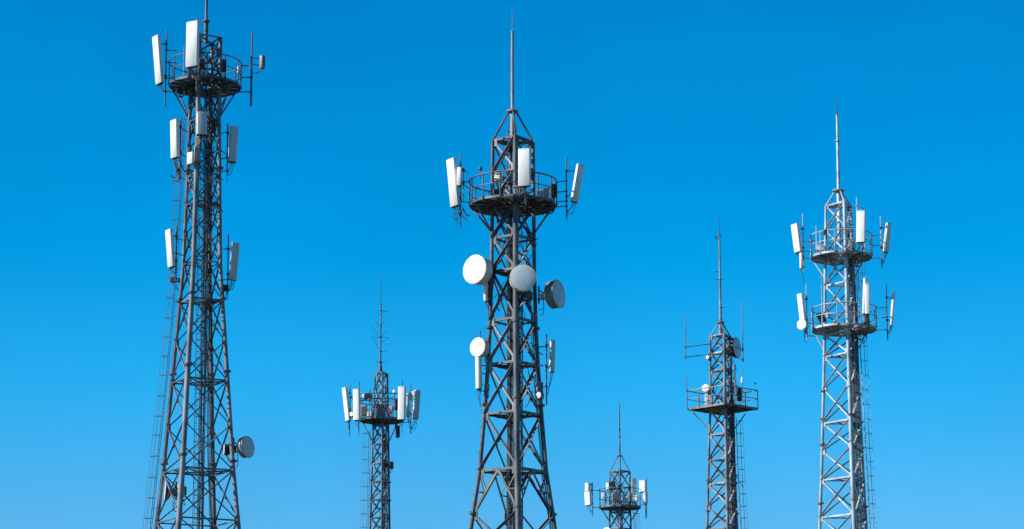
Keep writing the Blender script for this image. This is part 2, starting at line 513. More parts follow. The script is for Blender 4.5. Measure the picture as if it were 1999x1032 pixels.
    def cables(s, x_off, y_off, top_py, n=5, width=0.35, r=0.022, bottom=0.2, spread=1.0, mat='rubber'):
        """tray with feeder cables running up the inside of the tower"""
        t = s.t; zt = s.z(top_py)
        mb = MB()
        for q in (-1, 1):
            mb.tube((s.X + x_off + q * width / 2, s.D + y_off, bottom), (s.X + x_off + q * width / 2, s.D + y_off, zt), 0.02, n=6)
        z = bottom + 0.3
        while z < zt:
            mb.abox((s.X + x_off, s.D + y_off, z), width, 0.04, 0.035); z += 0.55
        tray = t.part('cable_tray', mb, s.steel)
        for i in range(n):
            x = s.X + x_off + width * ((i + 0.5) / n - 0.5) * 0.9
            pts = []; z = bottom; ph = random.random() * 6
            while z < zt - 0.2 - 0.3 * i:
                pts.append((x + math.sin(z * 0.9 + ph) * 0.012 * spread, s.D + y_off - 0.045 - abs(math.sin(z * 0.5 + ph)) * 0.02, z)); z += 1.1
            t.part('feeder_cable', MB().poly(pts, r * random.uniform(0.75, 1.2), 6), mat if i % 3 else 'greyc', tray)
        return tray

# ------------------------------------------------------------------ equipment
def rrect(c, W, Dv, w, d, rad, k=3):
    pts = []
    for cx_, cy_, a0 in ((1, 1, 0), (-1, 1, 1), (-1, -1, 2), (1, -1, 3)):
        for i in range(k + 1):
            a = (a0 + i / k) * math.pi / 2
            pts.append(c + W * (cx_ * (w / 2 - rad) + math.cos(a) * rad) + Dv * (cy_ * (d / 2 - rad) + math.sin(a) * rad))
    return pts

def heading(az, el=0.0):
    a = R_(az); e = R_(el)
    return Vector((math.sin(a) * math.cos(e), -math.cos(a) * math.cos(e), math.sin(e)))

PANELS = 'panel antennas mounted on the towers'
def panel(T, label, top, bot, w, d, az, mat='white', dy=-0.3, pipe=None, arms=(), ncab=3, drop=0.35, name='panel_antenna', group=PANELS, rad=None,
          brackets=True, arm_dy=0.0, pipe_dy=None, pipe_r=0.035, dark_bottom=True):
    a = T.at(top[0], top[1], dy); b = T.at(bot[0], bot[1], dy)
    A = (a - b); L = A.length; A.normalize()
    Fv = heading(az); W = A.cross(Fv).normalized(); Fv = W.cross(A).normalized()
    th = Thing(name, label, 'antenna', b, group)
    w = T.px(w); d = T.px(d)
    rad = rad if rad is not None else min(w, d) * 0.22
    rings = []
    for h, k in ((0.0, 0.9), (0.015, 1.0), (L - 0.03, 1.0), (L - 0.006, 0.975), (L, 0.93)):
        rings.append(rrect(b + A * h, W, Fv, w * k, d * k, rad * k))
    body = th.part('radome', MB().loft(rings), mat)
    cap = MB().loft([rrect(b - A * 0.03, W, Fv, w * 0.86, d * 0.8, rad * 0.8), rrect(b + A * 0.004, W, Fv, w * 0.93, d * 0.9, rad * 0.9)])
    nc = max(2, int(w / 0.1))
    for i in range(nc):
        c = b + W * w * (((i + 0.5) / nc) - 0.5) * 0.75
        cap.tube(c - A * 0.11, c, 0.016, n=6)
    th.part('connector_plate', cap, 'dark')
    th.part('end_cap', MB().loft([rrect(b + A * (L + q), W, Fv, w * k, d * k, rad * k) for q, k in ((-0.05, 1.02), (0.0, 1.02), (0.02, 0.95))]), 'greyw')
    back = -Fv
    if pipe:
        x, y0, y1 = pipe
        pdy = pipe_dy if pipe_dy is not None else dy + (0.0)
        p0 = T.at(x, y0, pdy); p1 = T.at(x, y1, pdy); p1.x = p1.x * 0.5 + p0.x * 0.5; p0.x = p1.x
        pr = th.part('mount_pipe', MB().tube(p1, p0, pipe_r, n=10), T.steel)
        def on_pipe(zz): return Vector((p0.x, p0.y, zz))
        if brackets:
            for f in (0.16, 0.84):
                c = b + A * (L * f) + back * d * 0.5
                o = on_pipe(c.z)
                mb = MB(); e = (c - o); l = e.length
                if l > 1e-3:
                    e.normalize(); sd = e.cross(Vector((0, 0, 1))).normalized()
                    for q in (-1, 1):
                        mb.box((c + o) / 2 + Vector((0, 0, 0.04 * q)), e * l / 2, sd * 0.018, Vector((0, 0, 0.012)))
                mb.abox(o, 0.12, 0.12, 0.10)
                mb.box(c, W * min(w * 0.35, 0.1), Fv * 0.02, A * 0.07)
                th.part('bracket', mb, 'dark')
        for arm in arms:
            y, xt = arm[0], arm[1]
            ady = arm[2] if len(arm) > 2 else arm_dy
            o = on_pipe(T.at(x, y, pdy).z); e = T.at(xt, y, ady); e.z = o.z
            mb = MB().tube(o, e, 0.028, n=6); mb.abox(o, 0.11, 0.11, 0.08)
            th.part('mount_arm', mb, T.steel)
        bottom_z = min(p1.z, b.z - drop)
    for i in range(ncab):
        c = b + W * w * (((i + 0.5) / max(ncab, 1)) - 0.5) * 0.7 - A * 0.09
        if pipe:
            e = on_pipe(c.z - drop * random.uniform(0.4, 1.0)) + Vector((0, -0.05, 0))
        else:
            e = c + Vector((random.uniform(-0.05, 0.05), 0.15, -drop * random.uniform(0.5, 1)))
        pts = curve(c, e, drop * random.uniform(0.3, 0.9), (random.uniform(-.06, .06), random.uniform(-.06, .02), 0))
        if pipe: pts += [e + Vector((0, 0, -0.25)), e + Vector((0.02, 0.02, -0.5))]
        th.part('cable', MB().poly(pts, 0.017, 5), 'rubber')
    return th

DISHES = 'dish antennas mounted on the towers'
def dish(T, label, c, dia, az, el=0, depth=0.45, face='dishg', side='greyw', dy=-0.2, mount=None, name='dish_antenna', dome=0.03, cable=True, group=DISHES, back_mat='dark', unit_mat='box'):
    C = T.at(c[0], c[1], dy); N = heading(az, el); r = dia * MPP(c[1], T.D) / 2
    th = Thing(name, label, 'dish antenna', C, group)
    D_ = depth * r * 2
    th.part('face_cover', MB().lathe(C, N, [(-0.01, r * 0.975), (0.0, r * 0.97), (dome * r, r * 0.8), (dome * r * 1.9, r * 0.45), (dome * r * 2.2, 0.0)], 40), face)
    sh = th.part('shroud', MB().lathe(C - N * D_, N, [(0, r * 0.93), (0.02, r * 0.985), (D_ * 0.5, r * 0.985), (D_ - 0.03, r * 0.985), (D_ - 0.025, r * 1.03), (D_ - 0.003, r * 1.03), (D_ - 0.003, r * 0.98)], 40), side)
    for k in range(6):
        a = k * math.pi / 3
        u = N.cross(Vector((0, 0, 1))).normalized(); v = u.cross(N)
        c0 = C - N * 0.02 + (u * math.cos(a) + v * math.sin(a)) * r * 1.04
        th.part('rim_clip', MB().box(c0 - (c0 - C) * 0.03, N * 0.03, u * 0.014, v * 0.014), 'dark', sh)
    B = C - N * D_
    th.part('back_shell', MB().lathe(B - N * r * 0.42, N, [(0, r * 0.2), (r * 0.1, r * 0.45), (r * 0.26, r * 0.75), (r * 0.43, r * 0.94)], 32), back_mat)
    H = B - N * r * 0.42
    u = N.cross(Vector((0, 0, 1))).normalized(); v = u.cross(N)
    th.part('radio_unit', MB().box(H - N * 0.1, N * 0.12, u * 0.12, v * 0.14), unit_mat)
    if mount:
        m = T.at(mount[0], mount[1], mount[2] if len(mount) > 2 else 0)
        mb = MB()
        mb.tube(m + Vector((0, 0, -0.45)), m + Vector((0, 0, 0.45)), 0.045, n=8)
        for q in (-0.22, 0.22):
            mb.tube(H + v * q * 0.7 - N * 0.05, m + Vector((0, 0, q)), 0.032, n=6)
            mb.abox(m + Vector((0, 0, q)), 0.13, 0.13, 0.09)
        th.part('mount_bracket', mb, T.steel)
    if cable:
        for i in range(2):
            e = (m if mount else H) + Vector((0.03 * i, 0, -0.75 - 0.25 * i))
            th.part('cable', MB().poly(curve(H - N * 0.15 - v * 0.1, e, 0.2 + 0.1 * i, (0.12 * (1 if N.x > 0 else -1), 0, 0)), 0.017, 5), 'rubber')
    return th

BOXES = 'radio units mounted on the towers'
def radio(T, label, c, w, h, d, az=0, mat='box', dy=-0.2, to=None, name='radio_unit_box', fins=True, group=BOXES, tilt=0, cat='radio unit', cable=0.4):
    C = T.at(c[0], c[1], dy); s_ = MPP(c[1], T.D); w *= s_; h *= s_; d *= s_
    N = heading(az); U = Vector((0, 0, 1)); W = U.cross(N).normalized()
    if tilt:
        rot = Matrix.Rotation(R_(tilt), 3, N); U = rot @ U; W = rot @ W
    th = Thing(name, label, cat, C - U * h / 2, group)
    rings = [rrect(C + U * q * h / 2, W, N, w * k, d * k, min(w, d) * 0.15 * k) for q, k in ((-1, .93), (-.96, 1), (.96, 1), (1, .93))]
    th.part('housing', MB().loft(rings), mat)
    if fins:
        mb = MB(); n = max(4, int(w / 0.05))
        for i in range(n):
            x = ((i + 0.5) / n - 0.5) * w * 0.88
            mb.box(C + W * x + N * (d / 2 + 0.012), W * 0.008, N * 0.016, U * h * 0.42)
        th.part('cooling_fins', mb, mat)
    mb = MB()
    e = T.at(to[0], to[1], to[2] if len(to) > 2 else 0) if to else C - N * (d / 2 + 0.15)
    for q in (-0.25, 0.25):
        e2 = e + U * h * q
        mb.tube(C + U * h * q - N * d * 0.3, e2, 0.022, n=6)
    mb.abox(e, 0.1, 0.1, h * 0.7)
    th.part('bracket', mb, 'dark')
    if cable:
        for i in range(2):
            p = C - U * h * 0.5 + W * w * (0.25 - 0.5 * i)
            th.part('cable', MB().poly(curve(p, e - U * (h * 0.5 + cable), 0.12, (0.05, -0.05, 0), 7), 0.016, 5), 'rubber')
    return th

def whip(T, label, x, y_top, y_bot, rpx=1.2, dy=-0.2, arms=(), name='whip_antenna', sleeve=None, mat=None, cat='antenna', arm_r=0.03, group='thin whip antennas on the towers'):
    p0 = T.at(x, y_top, dy); p1 = T.at(x, y_bot, dy); p1.x = p0.x = (p0.x + p1.x) / 2
    th = Thing(name, label, cat, p1, group)
    r = rpx * MPP(y_top, T.D)
    th.part('rod', MB().tube(p1, p0, r, r * 0.7, n=8), mat or T.steel)
    if sleeve:
        y0, y1, sr = sleeve
        a = T.at(x, y0, dy); b = T.at(x, y1, dy); a.x = b.x = p0.x; sr *= MPP(y0, T.D)
        th.part('sleeve', MB().poly([b, b.lerp(a, 0.1), b.lerp(a, 0.7), a], [r, sr, sr, r], 10), 'white')
    for arm in arms:
        y, xt = arm[:2]
        ya = arm[2] if len(arm) > 2 else y
        ady = arm[3] if len(arm) > 3 else 0
        o = T.at(x, y, dy); o.x = p0.x; e = T.at(xt, ya, ady)
        mb = MB().tube(o, e, arm_r, n=6); mb.abox(o, 0.12, 0.12, 0.12)
        th.part('mount_arm', mb, T.steel)
    return th

# ------------------------------------------------------------------ ground
me = bpy.data.meshes.new('ground')
S = 6000
me.from_pydata([(-S, -S, 0), (S, -S, 0), (S, S, 0), (-S, S, 0)], [], [(0, 1, 2, 3)])
me.materials.append(M['ground'])
g = bpy.data.objects.new('ground', me); COL.objects.link(g); g['kind'] = 'structure'


# ================================================================== tower 1: tall, far left
A = Tower('lattice_tower', 'tallest dark lattice tower at the far left, its round platform near the top',
          115, 396, 400, [(75, 31), (235, 31), (400, 35.5), (515, 39), (590, 45), (740, 58.5), (920, 74), (1032, 87.5)], 16, 0.105, 'steel_a',
          [1118, 1018, 920, 832, 745, 667, 588, 514, 455, 398, 343, 288, 235, 185, 140, 108, 75],
          [1018, 920, 745, 588, 514, 398, 343, 235, 140, 75], legs_light=True, brace=0.062, legr_near=0.135, flanges=(902, 727, 585, 330), plans=(920, 745, 588, 398, 235))
A.platform(167, 70, 45, n=16, posts=12, struts_py=232, rail_r=0.027)
A.spire(75, [(84, 4.2), (42, 4.2), (41, 3.0), (-120, 2.2)], collars=[(60, 5)], flange=(41, 7), px=402)
A.t.part('mast_beam', MB().angle(A.corner(0, A.z(76)), A.corner(2, A.z(76)), 0.12, 0.02, (0, 0, -1)), 'steel_a')
LD = A.turn
ldir = Vector((-math.cos(LD), math.sin(LD), 0))
def lpt(py, ex): z = A.z(py); p = A.corner(3, max(z, 0.3), ex); return p
A.ladder([lpt(225, 0.3), lpt(400, 0.33), lpt(590, 0.33), lpt(740, 0.31), lpt(1032, 0.28), A.corner(3, 0.25, 0.28)], 0.42, hoop_step=1.0, hoop_dir=(-1, 0.1, 0),
         hoop_r=0.2, rail_attach=3, wdir=(0.03, 1, 0), r=0.017)
zt = A.z(200)
A.ladder([(A.X - 0.02, A.D + 0.1, zt), (A.X - 0.02, A.D + 0.1, 0.3)], 0.42, hoop_step=1.3, hoop_dir=(0, 1, 0), hoop_r=0.3, wdir=(1, 0.1, 0))
A.cables(0.18, -0.25, 110, 5, 0.3)
panel(A, 'large white panel antenna tilted outward on the left rim of the far-left tower\'s platform', (305, 71), (312, 163), 20, 8, -48, pipe=(324, 58, 207),
      arms=((97, 345), (121, 345), (152, 345), (178, 345)), ncab=3, dy=-0.35, arm_dy=-0.2)
panel(A, 'largest white panel antenna facing front beside the top mast of the far-left tower', (377, 43), (375, 130), 27, 8, -28, pipe=(385, 34, 178),
      arms=((124, 386), (165, 386)), ncab=4, dy=-2.05, pipe_dy=-1.9, arm_dy=-1.6)
radio(A, 'small grey radio box on an upright pipe right of the far-left tower\'s platform', (512, 121), 9, 26, 8, 38, 'box', to=(491, 118, -0.2), cable=0.3)
whip(A, 'bare upright steel pipe at the right edge of the far-left tower\'s platform', 491, 62, 207, 2.2, dy=-0.2, arms=((128, 472), (151, 472), (179, 462)),
     name='antenna_pipe', cat='mounting pipe', arm_r=0.035)
whip(A, 'slim reddish rod standing on the left railing of the far-left tower', 359, 90, 158, 1.2, dy=-1.2, arms=((150, 366),), name='antenna_rod', mat='beige')
panel(A, 'bright white panel antenna below the platform on the left of the far-left tower', (341, 235), (342, 308), 19, 9, -42, pipe=(352, 228, 350),
      arms=((250, 366), (300, 364), (345, 362)), dy=-0.5, arm_dy=0.1, ncab=4, drop=0.6)
panel(A, 'short grey panel antenna just under the platform on the far-left tower', (394, 220), (394, 263), 20, 11, 14, mat='greyw', dy=-1.15,
      pipe=(392, 216, 292), pipe_dy=-0.95, ncab=3)
panel(A, 'rounded grey panel antenna below the platform on the right of the far-left tower', (457, 248), (453, 316), 18, 13, 24, mat='greyw', pipe=(444, 240, 335),
      arms=((258, 432), (308, 432), (333, 432)), dy=-0.15, rad=0.16, ncab=3, drop=0.5)
radio(A, 'small bright white box on the left face of the far-left tower', (373, 309), 15, 23, 9, -38, 'white', dy=-0.9, to=(385, 309, -0.8), fins=False)
radio(A, 'tall grey ribbed box on the front leg of the far-left tower', (385, 301), 12, 31, 9, 8, 'box', dy=-1.15, to=(388, 301, -0.85))
panel(A, 'narrow white panel antenna halfway up the left side of the far-left tower', (330, 449), (335, 521), 17, 8, -46, pipe=(344, 440, 552),
      arms=((464, 357), (494, 357), (548, 352)), dy=-0.4, arm_dy=0.1, ncab=3)
panel(A, 'grey panel antenna leaning outward halfway up the right side of the far-left tower', (460, 474), (454, 546), 16, 5, 26, mat='greyw', pipe=(445, 457, 572),
      arms=((485, 433), (545, 434), (560, 434)), dy=-0.15, ncab=4, drop=0.45)
dish(A, 'grey dish antenna low on the right leg of the far-left tower', (484, 872), 42, 60, 3, 0.28, 'dishg', 'box', dy=-0.15, mount=(456, 872, 0.05))
dish(A, 'small dish antenna inside the far-left tower behind its right leg', (437, 877), 22, -75, 0, 0.5, 'dishg', 'dark', dy=0.3, mount=(452, 878, 0.1))
dish(A, 'dark dish antenna seen edge on inside the bottom of the far-left tower', (322, 958), 44, -78, 4, 0.1, 'dishg', 'dark', dy=0.5, mount=(344, 958, 0.7))
radio(A, 'beige box inside the bottom of the far-left tower behind its front leg', (353, 958), 14, 24, 12, 20, 'cream', dy=0.3, to=(362, 958, 0.5), fins=False)
radio(A, 'dark ribbed box on the railing right of centre on the far-left tower\'s platform', (437, 128), 8, 24, 7, 30, 'dark', dy=-1.5, to=(440, 128, -1.4))
radio(A, 'black box right beside the big front panel antenna of the far-left tower', (394, 124), 9, 20, 8, 0, 'dark', dy=-1.3, to=(398, 124, -1.1))
radio(A, 'white capped box at the right end of the far-left tower\'s platform railing', (467, 136), 7, 13, 7, 20, 'cream', dy=-0.7, to=(470, 136, -0.6), fins=False)

# ================================================================== tower 2: centre
B = Tower('lattice_tower', 'grey brown lattice tower in the centre with dishes on its shaft and a needle top',
          115, 1001.5, 500, [(275, 39.5), (440, 41), (530, 42), (636, 45), (712, 49), (808, 56), (920, 65.5), (1000, 78), (1032, 82.5)], -7, 0.105, 'steel_b',
          [1095, 1005, 920, 809, 712, 627, 531, 466, 404, 340, 275],
          [1095, 920, 809, 712, 627, 531, 466, 340, 275], brace=0.105, kbays=((1005, 920),), legr_near=0.15, flanges=(1003, 790, 640), plans=(920, 809, 712, 531, 275))
B.platform(400, 85, 46, n=16, posts=14, struts_py=455, rail_r=0.034)
B.spire(275, [(276, 4.6), (216, 4.6), (214, 3.2), (165, 3.2), (62, 2.7)], collars=[(62, 3.6), (176, 3.7), (134, 3.6)], flange=(217, 11.5), legs_to=275, px=1000.3, rod=(62, 17, 0.9), mat='beige')
B.t.part('mast_beam', MB().angle(B.corner(3, B.z(276)), B.corner(1, B.z(276)), 0.12, 0.02, (0, 0, -1)), 'steel_b')
B.t.part('mast_beam', MB().angle(B.corner(0, B.z(278)), B.corner(2, B.z(278)), 0.12, 0.02, (0, 0, -1)), 'steel_b')
B.ladder([(B.X - 0.05, B.D + 0.25, B.z(240)), (B.X - 0.05, B.D + 0.25, 0.3)], 0.42, hoop_step=1.15, hoop_dir=(-0.2, 1, 0), hoop_r=0.3, wdir=(1, 0, 0), r=0.022)
B.cables(-0.02, -0.15, 405, 7, 0.42, 0.026)
B.cables(0.35, 0.2, 520, 4, 0.25)
panel(B, 'large white panel antenna tilted outward on the left edge of the centre tower\'s platform', (881, 311), (889, 402), 22, 9, -46, pipe=(899, 298, 424),
      arms=((353, 918), (393, 918)), dy=-0.4, arm_dy=-0.2, ncab=3, drop=0.6)
panel(B, 'small slim white antenna between the left panel and the railing of the centre tower', (898, 327), (897, 362), 9, 8, -20, dy=-0.7, pipe=(905, 322, 375), ncab=1,
      arms=((330, 913), (360, 915)), pipe_r=0.02)
panel(B, 'light grey panel antenna facing front on the centre tower\'s platform', (1024, 291), (1024, 363), 24, 8, -20, dy=-2.38, pipe=(1026, 284, 396), arms=((352, 1026, -2.0), (392, 1026, -2.0)), pipe_dy=-2.22, ncab=5, drop=0.4)
panel(B, 'white panel antenna leaning out from the right edge of the centre tower\'s platform', (1133, 322), (1121, 394), 15, 8, 28, mat='white', pipe=(1106, 307, 425),
      arms=((353, 1086), (373, 1086), (392, 1086), (402, 1080)), dy=-0.5, arm_dy=-0.3, ncab=3, drop=0.5)
dish(B, 'largest bright white dish antenna on the left leg of the centre tower', (926, 525), 56, -38, 2, 0.42, 'white', 'greyw', dy=-0.9, mount=(956, 527, -0.1), back_mat='greyw')
dish(B, 'grey dish antenna facing front on the front leg of the centre tower', (1021, 541), 51, 5, 3, 0.35, 'dishp', 'cream', dy=-1.75, mount=(1010, 541, -1.15))
dish(B, 'dark backed dish antenna on the right leg of the centre tower', (1091, 573), 55, 62, 4, 0.33, 'dishg', 'box', dy=-0.2, mount=(1052, 575, 0.0), unit_mat='white', back_mat='box')
dish(B, 'smaller white dish antenna left of the centre tower, above a white tube', (932, 677), 37, -38, 2, 0.45, 'white', 'greyw', dy=-0.5, mount=(951, 677, -0.1), back_mat='greyw')
panel(B, 'white tube shaped antenna under the smaller left dish of the centre tower', (934, 692), (935, 759), 12, 12, -30, rad=0.14, pipe=(937, 645, 770),
      arms=((712, 952), (728, 952), (762, 948)), dy=-0.35, ncab=2, arm_dy=0)
panel(B, 'short white tube antenna behind the biggest left dish of the centre tower', (948, 545), (949, 588), 9, 9, -30, rad=0.1, pipe=(954, 540, 600), dy=-0.35, ncab=2,
      arms=((560, 960),))
panel(B, 'slim grey panel antenna on the right side of the centre tower at mid height', (1079, 664), (1077, 726), 10, 6, 28, mat='greyw', pipe=(1067, 652, 790),
      arms=((676, 1047), (712, 1051), (754, 1052)), dy=-0.2, ncab=2, drop=0.8)
radio(B, 'dark green cylinder unit on the right leg of the centre tower', (1052, 760), 14, 28, 14, 20, 'box', dy=-0.5, to=(1053, 760, 0))
dish(B, 'tiny white drum antenna on the right leg of the centre tower', (1050, 771), 14, -25, 0, 0.5, 'white', 'dark', dy=-0.75, mount=(1055, 772, 0), cable=False)
radio(B, 'cream box behind the front railing of the centre tower', (973, 348), 14, 11, 12, -20, 'cream', dy=-1.55, to=(982, 349, -1.3), fins=False)
radio(B, 'grey ribbed box on the deck just left of the front panel of the centre tower', (1008, 373), 8, 22, 7, -10, 'box', dy=-2.0, to=(1010, 373, -1.9))
radio(B, 'black equipment box low behind the front left railing of the centre tower', (972, 377), 20, 15, 12, 5, 'dark', dy=-1.2, to=(978, 377, -1.0))
radio(B, 'olive box beside the right leg on the centre tower\'s deck', (1054, 381), 10, 16, 9, 10, 'box', dy=-1.3, to=(1050, 381, -1.0), fins=False)
radio(B, 'round topped dark box at the right end of the centre tower\'s railing', (1080, 372), 12, 25, 10, 35, 'dark', dy=-0.9, to=(1078, 372, -0.7))
radio(B, 'blue grey box behind the right railing of the centre tower', (1066, 378), 12, 22, 8, 0, 'dishg', dy=-0.4, to=(1066, 378, -0.1))
whip(B, 'short stick with a small round head on the left railing of the centre tower', 938, 332, 347, 1.0, dy=-1.2, name='obstruction_lamp', cat='lamp', group=None)
lm = [o for o in COL.objects if o.name.startswith('obstruction_lamp')][-1]
mb = MB().lathe(Vector((0, 0, 0)) + lm.location + Vector((0, 0, B.px(15))), (0, 0, 1), [(0, 0.05), (0.03, 0.085), (0.13, 0.09), (0.19, 0.05), (0.2, 0.0)], 14)
th = Thing.__new__(Thing); th.o = lm; th.org = Vector(lm.location); th.part('lamp_head', mb, 'dark')

# ================================================================== tower 3: small, left of centre
C = Tower('lattice_tower', 'slim lattice tower left of the centre tower, ringed by four upright panels',
          165, 743.8, 900, [(728, 12), (780, 13.2), (830, 14.8), (930, 16.8), (1032, 19)], -9.5, 0.075, 'steel_c',
          [1082, 1046, 1010, 975, 940, 904, 867, 830, 795, 762, 728],
          [1010, 975, 940, 904, 867, 830, 795, 728], brace=0.075, flanges=(940, 975), plans=(940, 830), sides=3)
C.platform(820, 42, 36, n=12, posts=10, struts_py=862, rail_r=0.028, toe=0.16)
mast, X = C.spire(728, [(728, 4), (722, 4), (708, 2.2), (706, 1.9), (596, 1.3)], collars=[(707, 4.0), (686, 3), (658, 2.6), (637, 2.2), (606, 2.2), (594, 2.0)], px=742.5, flange=(727, 7), rod=(596, 541, 0.7))
for (x0, y0, x1, y1, a) in ((735, 606, 755, 606.5, 0), (730.5, 608, 743, 614, .1), (743, 609, 757, 608, -.1), (732, 625, 742, 637, 0), (743, 637, 752, 624, 0), (725, 636, 741, 658, .1),
                         (744, 657, 757, 645, 0), (725, 658, 759.5, 659, 0), (745, 669, 758, 660, .1), (730.5, 664, 741, 681, 0), (741, 685.5, 756, 685, 0), (732, 706, 754, 707, 0)):
    C.t.part('mast_spur', MB().tube(C.at(x0, y0, a), C.at(x1, y1, -a), 0.014, n=5), 'dark', mast)
rz = C.z(775); Rr = C.px(60, 775)
C.t.part('antenna_ring', MB().poly([(C.X + Rr * math.sin(k * math.pi / 12), C.D - Rr * 0.82 * math.cos(k * math.pi / 12), rz) for k in range(24)], 0.035, 6, closed=True), 'steel_c')
for k in range(3):
    c_ = C.corner(k, rz); d_ = (c_ - Vector((C.X, C.D, rz))).normalized()
    C.t.part('ring_arm', MB().tube(c_, Vector((C.X, C.D, rz)) + d_ * Rr * (0.82 if k == 0 else 0.9), 0.03, n=6), 'steel_c')
C.ladder([C.at(722, 840, -0.3), C.at(717, 1032, -0.3), C.at(712, 1400, -0.2)], 0.36, hoop_step=0.93, hoop_dir=(-1, 0, 0), hoop_r=0.26, wdir=(0.3, 1, 0), rail_attach=2, r=0.016)
C.cables(0.2, -0.05, 800, 5, 0.28, 0.024)
G3 = None
panel(C, 'narrow white panel antenna at the far left of the slim four-panel tower', (673, 757), (680, 821), 11, 7, -42, pipe=(683, 750, 838), dy=-0.6, arm_dy=-0.4, arms=((776, 700), (812, 703)), ncab=3, drop=0.7)
panel(C, 'white panel antenna second from the left on the slim four-panel tower', (696, 760), (697, 820), 13, 8, -20, pipe=(701, 745, 849), dy=-2.0, pipe_dy=-1.8, arms=((776, 716), (816, 722)), arm_dy=-1.2, ncab=2, drop=0.5)
panel(C, 'white panel antenna second from the right on the slim four-panel tower', (785, 755), (784, 819), 14, 9, -14, pipe=(785, 743, 826), dy=-2.0, pipe_dy=-1.75, arms=((776, 770), (815, 775)), arm_dy=-1.2, ncab=3)
panel(C, 'grey panel antenna at the far right of the slim four-panel tower', (815, 762), (811, 817), 12, 6, 26, mat='greyw', pipe=(802, 750, 847), dy=-0.5, arm_dy=-0.4, arms=((779, 782), (824, 780)), ncab=4, drop=0.6)
radio(C, 'dark box hanging under the right rim of the platform of the slim four-panel tower', (776.5, 842), 7, 23, 7, 20, 'dark', dy=-0.9, to=(772, 828, -0.9))
radio(C, 'black rounded box on the right leg of the slim four-panel tower', (764, 908), 7, 14, 7, 30, 'dark', dy=-0.2, to=(756, 908, 0), fins=False)
dish(C, 'small drum antenna on the ring at the left of the slim four-panel tower', (709, 772), 11, -65, 0, 0.9, 'white', 'box', dy=-1.2, mount=(722, 773, -1.1), cable=False)
whip(C, 'short post with a white ball head on the slim four-panel tower', 770, 768, 778, 1.0, dy=-1.5, name='ball_antenna', group=None, mat='dark')
lm = [o for o in COL.objects if o.name.startswith('ball_antenna')][-1]
th = Thing.__new__(Thing); th.o = lm; th.org = Vector(lm.location)
th.part('ball_head', MB().lathe(lm.location + Vector((0, 0, C.px(10))), (0, 0, 1), [(0, 0.03), (0.03, 0.1), (0.1, 0.14), (0.18, 0.13), (0.25, 0.07), (0.27, 0.0)], 14), 'white')
radio(C, 'white box low on the right of the deck of the slim four-panel tower', (762, 800), 12, 12, 8, -30, 'white', dy=-0.9, to=(766, 801, -0.8), fins=False)
radio(C, 'grey ribbed box behind the second panel of the slim four-panel tower', (711, 802), 12, 20, 8, -10, 'box', dy=-1.0, to=(716, 803, -0.9))
radio(C, 'blue grey cabinet in the middle of the deck of the slim four-panel tower', (742, 800), 17, 24, 10, 0, 'box', dy=-1.0, to=(743, 803, -0.6))
dish(C, 'tiny round white antenna low between the two left panels of the slim four-panel tower', (686, 808), 9, -30, 0, 0.5, 'white', 'box', dy=-0.9, mount=(684, 808, -0.7), cable=False)

panel(C, 'slim grey panel antenna between the two right white panels of the slim four-panel tower', (797, 768), (796, 812), 6, 6, 10, mat='greyw', pipe=(799, 764, 822), dy=-0.9, arm_dy=-0.6, arms=((780, 784),), ncab=2)
radio(C, 'white knob shaped unit on the far right panel of the slim four-panel tower', (808, 768), 7, 9, 7, -20, 'white', dy=-0.8, to=(803, 768, -0.5), fins=False)
radio(C, 'dark box between the ring and deck at the right of the slim four-panel tower', (775, 790), 9, 20, 8, 15, 'dark', dy=-1.0, to=(777, 792, -0.9))
radio(C, 'pale box low at the left of the deck of the slim four-panel tower', (722, 808), 13, 9, 8, -20, 'dishg', dy=-1.1, to=(724, 808, -0.9), fins=False)
for i in range(7):
    x_ = 720 + i * 8
    C.t.part('cable_frame_bar', MB().tube(C.at(x_, 818, -1.25), C.at(x_, 786 + (i % 3) * 4, -1.25), 0.022, n=5), 'steel_c_light')
for y_ in (788, 800): C.t.part('cable_frame_bar', MB().tube(C.at(718, y_, -1.25), C.at(770, y_, -1.25), 0.022, n=5), 'steel_c_light')

# ================================================================== tower 4: smallest
E = Tower('lattice_tower', 'smallest lattice tower, right of the centre tower, only its platform and spike in view',
          225, 1210.3, 960, [(920, 19.5), (985, 19.7), (1032, 21)], 2, 0.09, 'steel_c',
          [1092, 1062, 1032, 1000, 985, 952, 920], [1092, 1062, 1032, 1000, 952, 920], brace=0.085, flanges=(), plans=(1000, 920))
E.platform(990.5, 40.5, 35, n=16, posts=12, struts_py=1018, rail_r=0.03, toe=0.2)
E.spire(920, [(985, 2.4), (890, 1.7), (850, 1.5), (787, 0.9)], collars=[(853, 2.6), (838, 2.6)], flange=(889.5, 5.5), legs_to=920, px=1210)
E.ladder([E.at(1237, 998, 0), E.at(1240, 1032, 0), E.at(1246, 1230, 0)], 0.4, hoop_step=1.6, hoop_dir=(1, 0, 0), hoop_r=0.25, wdir=(0.5, 1, 0), r=0.02, rail_attach=1)
E.cables(0.0, -0.3, 960, 5, 0.5, 0.03)
panel(E, 'white panel antenna at the lower left of the smallest tower', (1147.5, 960), (1149, 986), 13, 7, -35, pipe=(1157, 942, 1008), arms=((957, 1171), (990, 1171)), dy=-0.5, arm_dy=-0.3, ncab=3, drop=0.6)
panel(E, 'short rounded white antenna just above the lower left panel of the smallest tower', (1147.5, 943), (1147.5, 959), 11, 9, -35, pipe=(1155, 942, 962), dy=-0.5, ncab=0, rad=0.2, drop=0.1)
panel(E, 'wide white panel antenna at the upper right of the smallest tower', (1255.5, 938), (1255.5, 960), 14, 9, -28, pipe=(1262, 933, 1008), arms=((985, 1250), (957, 1249)), dy=-0.9, pipe_dy=-0.7, arm_dy=-0.5, ncab=1)
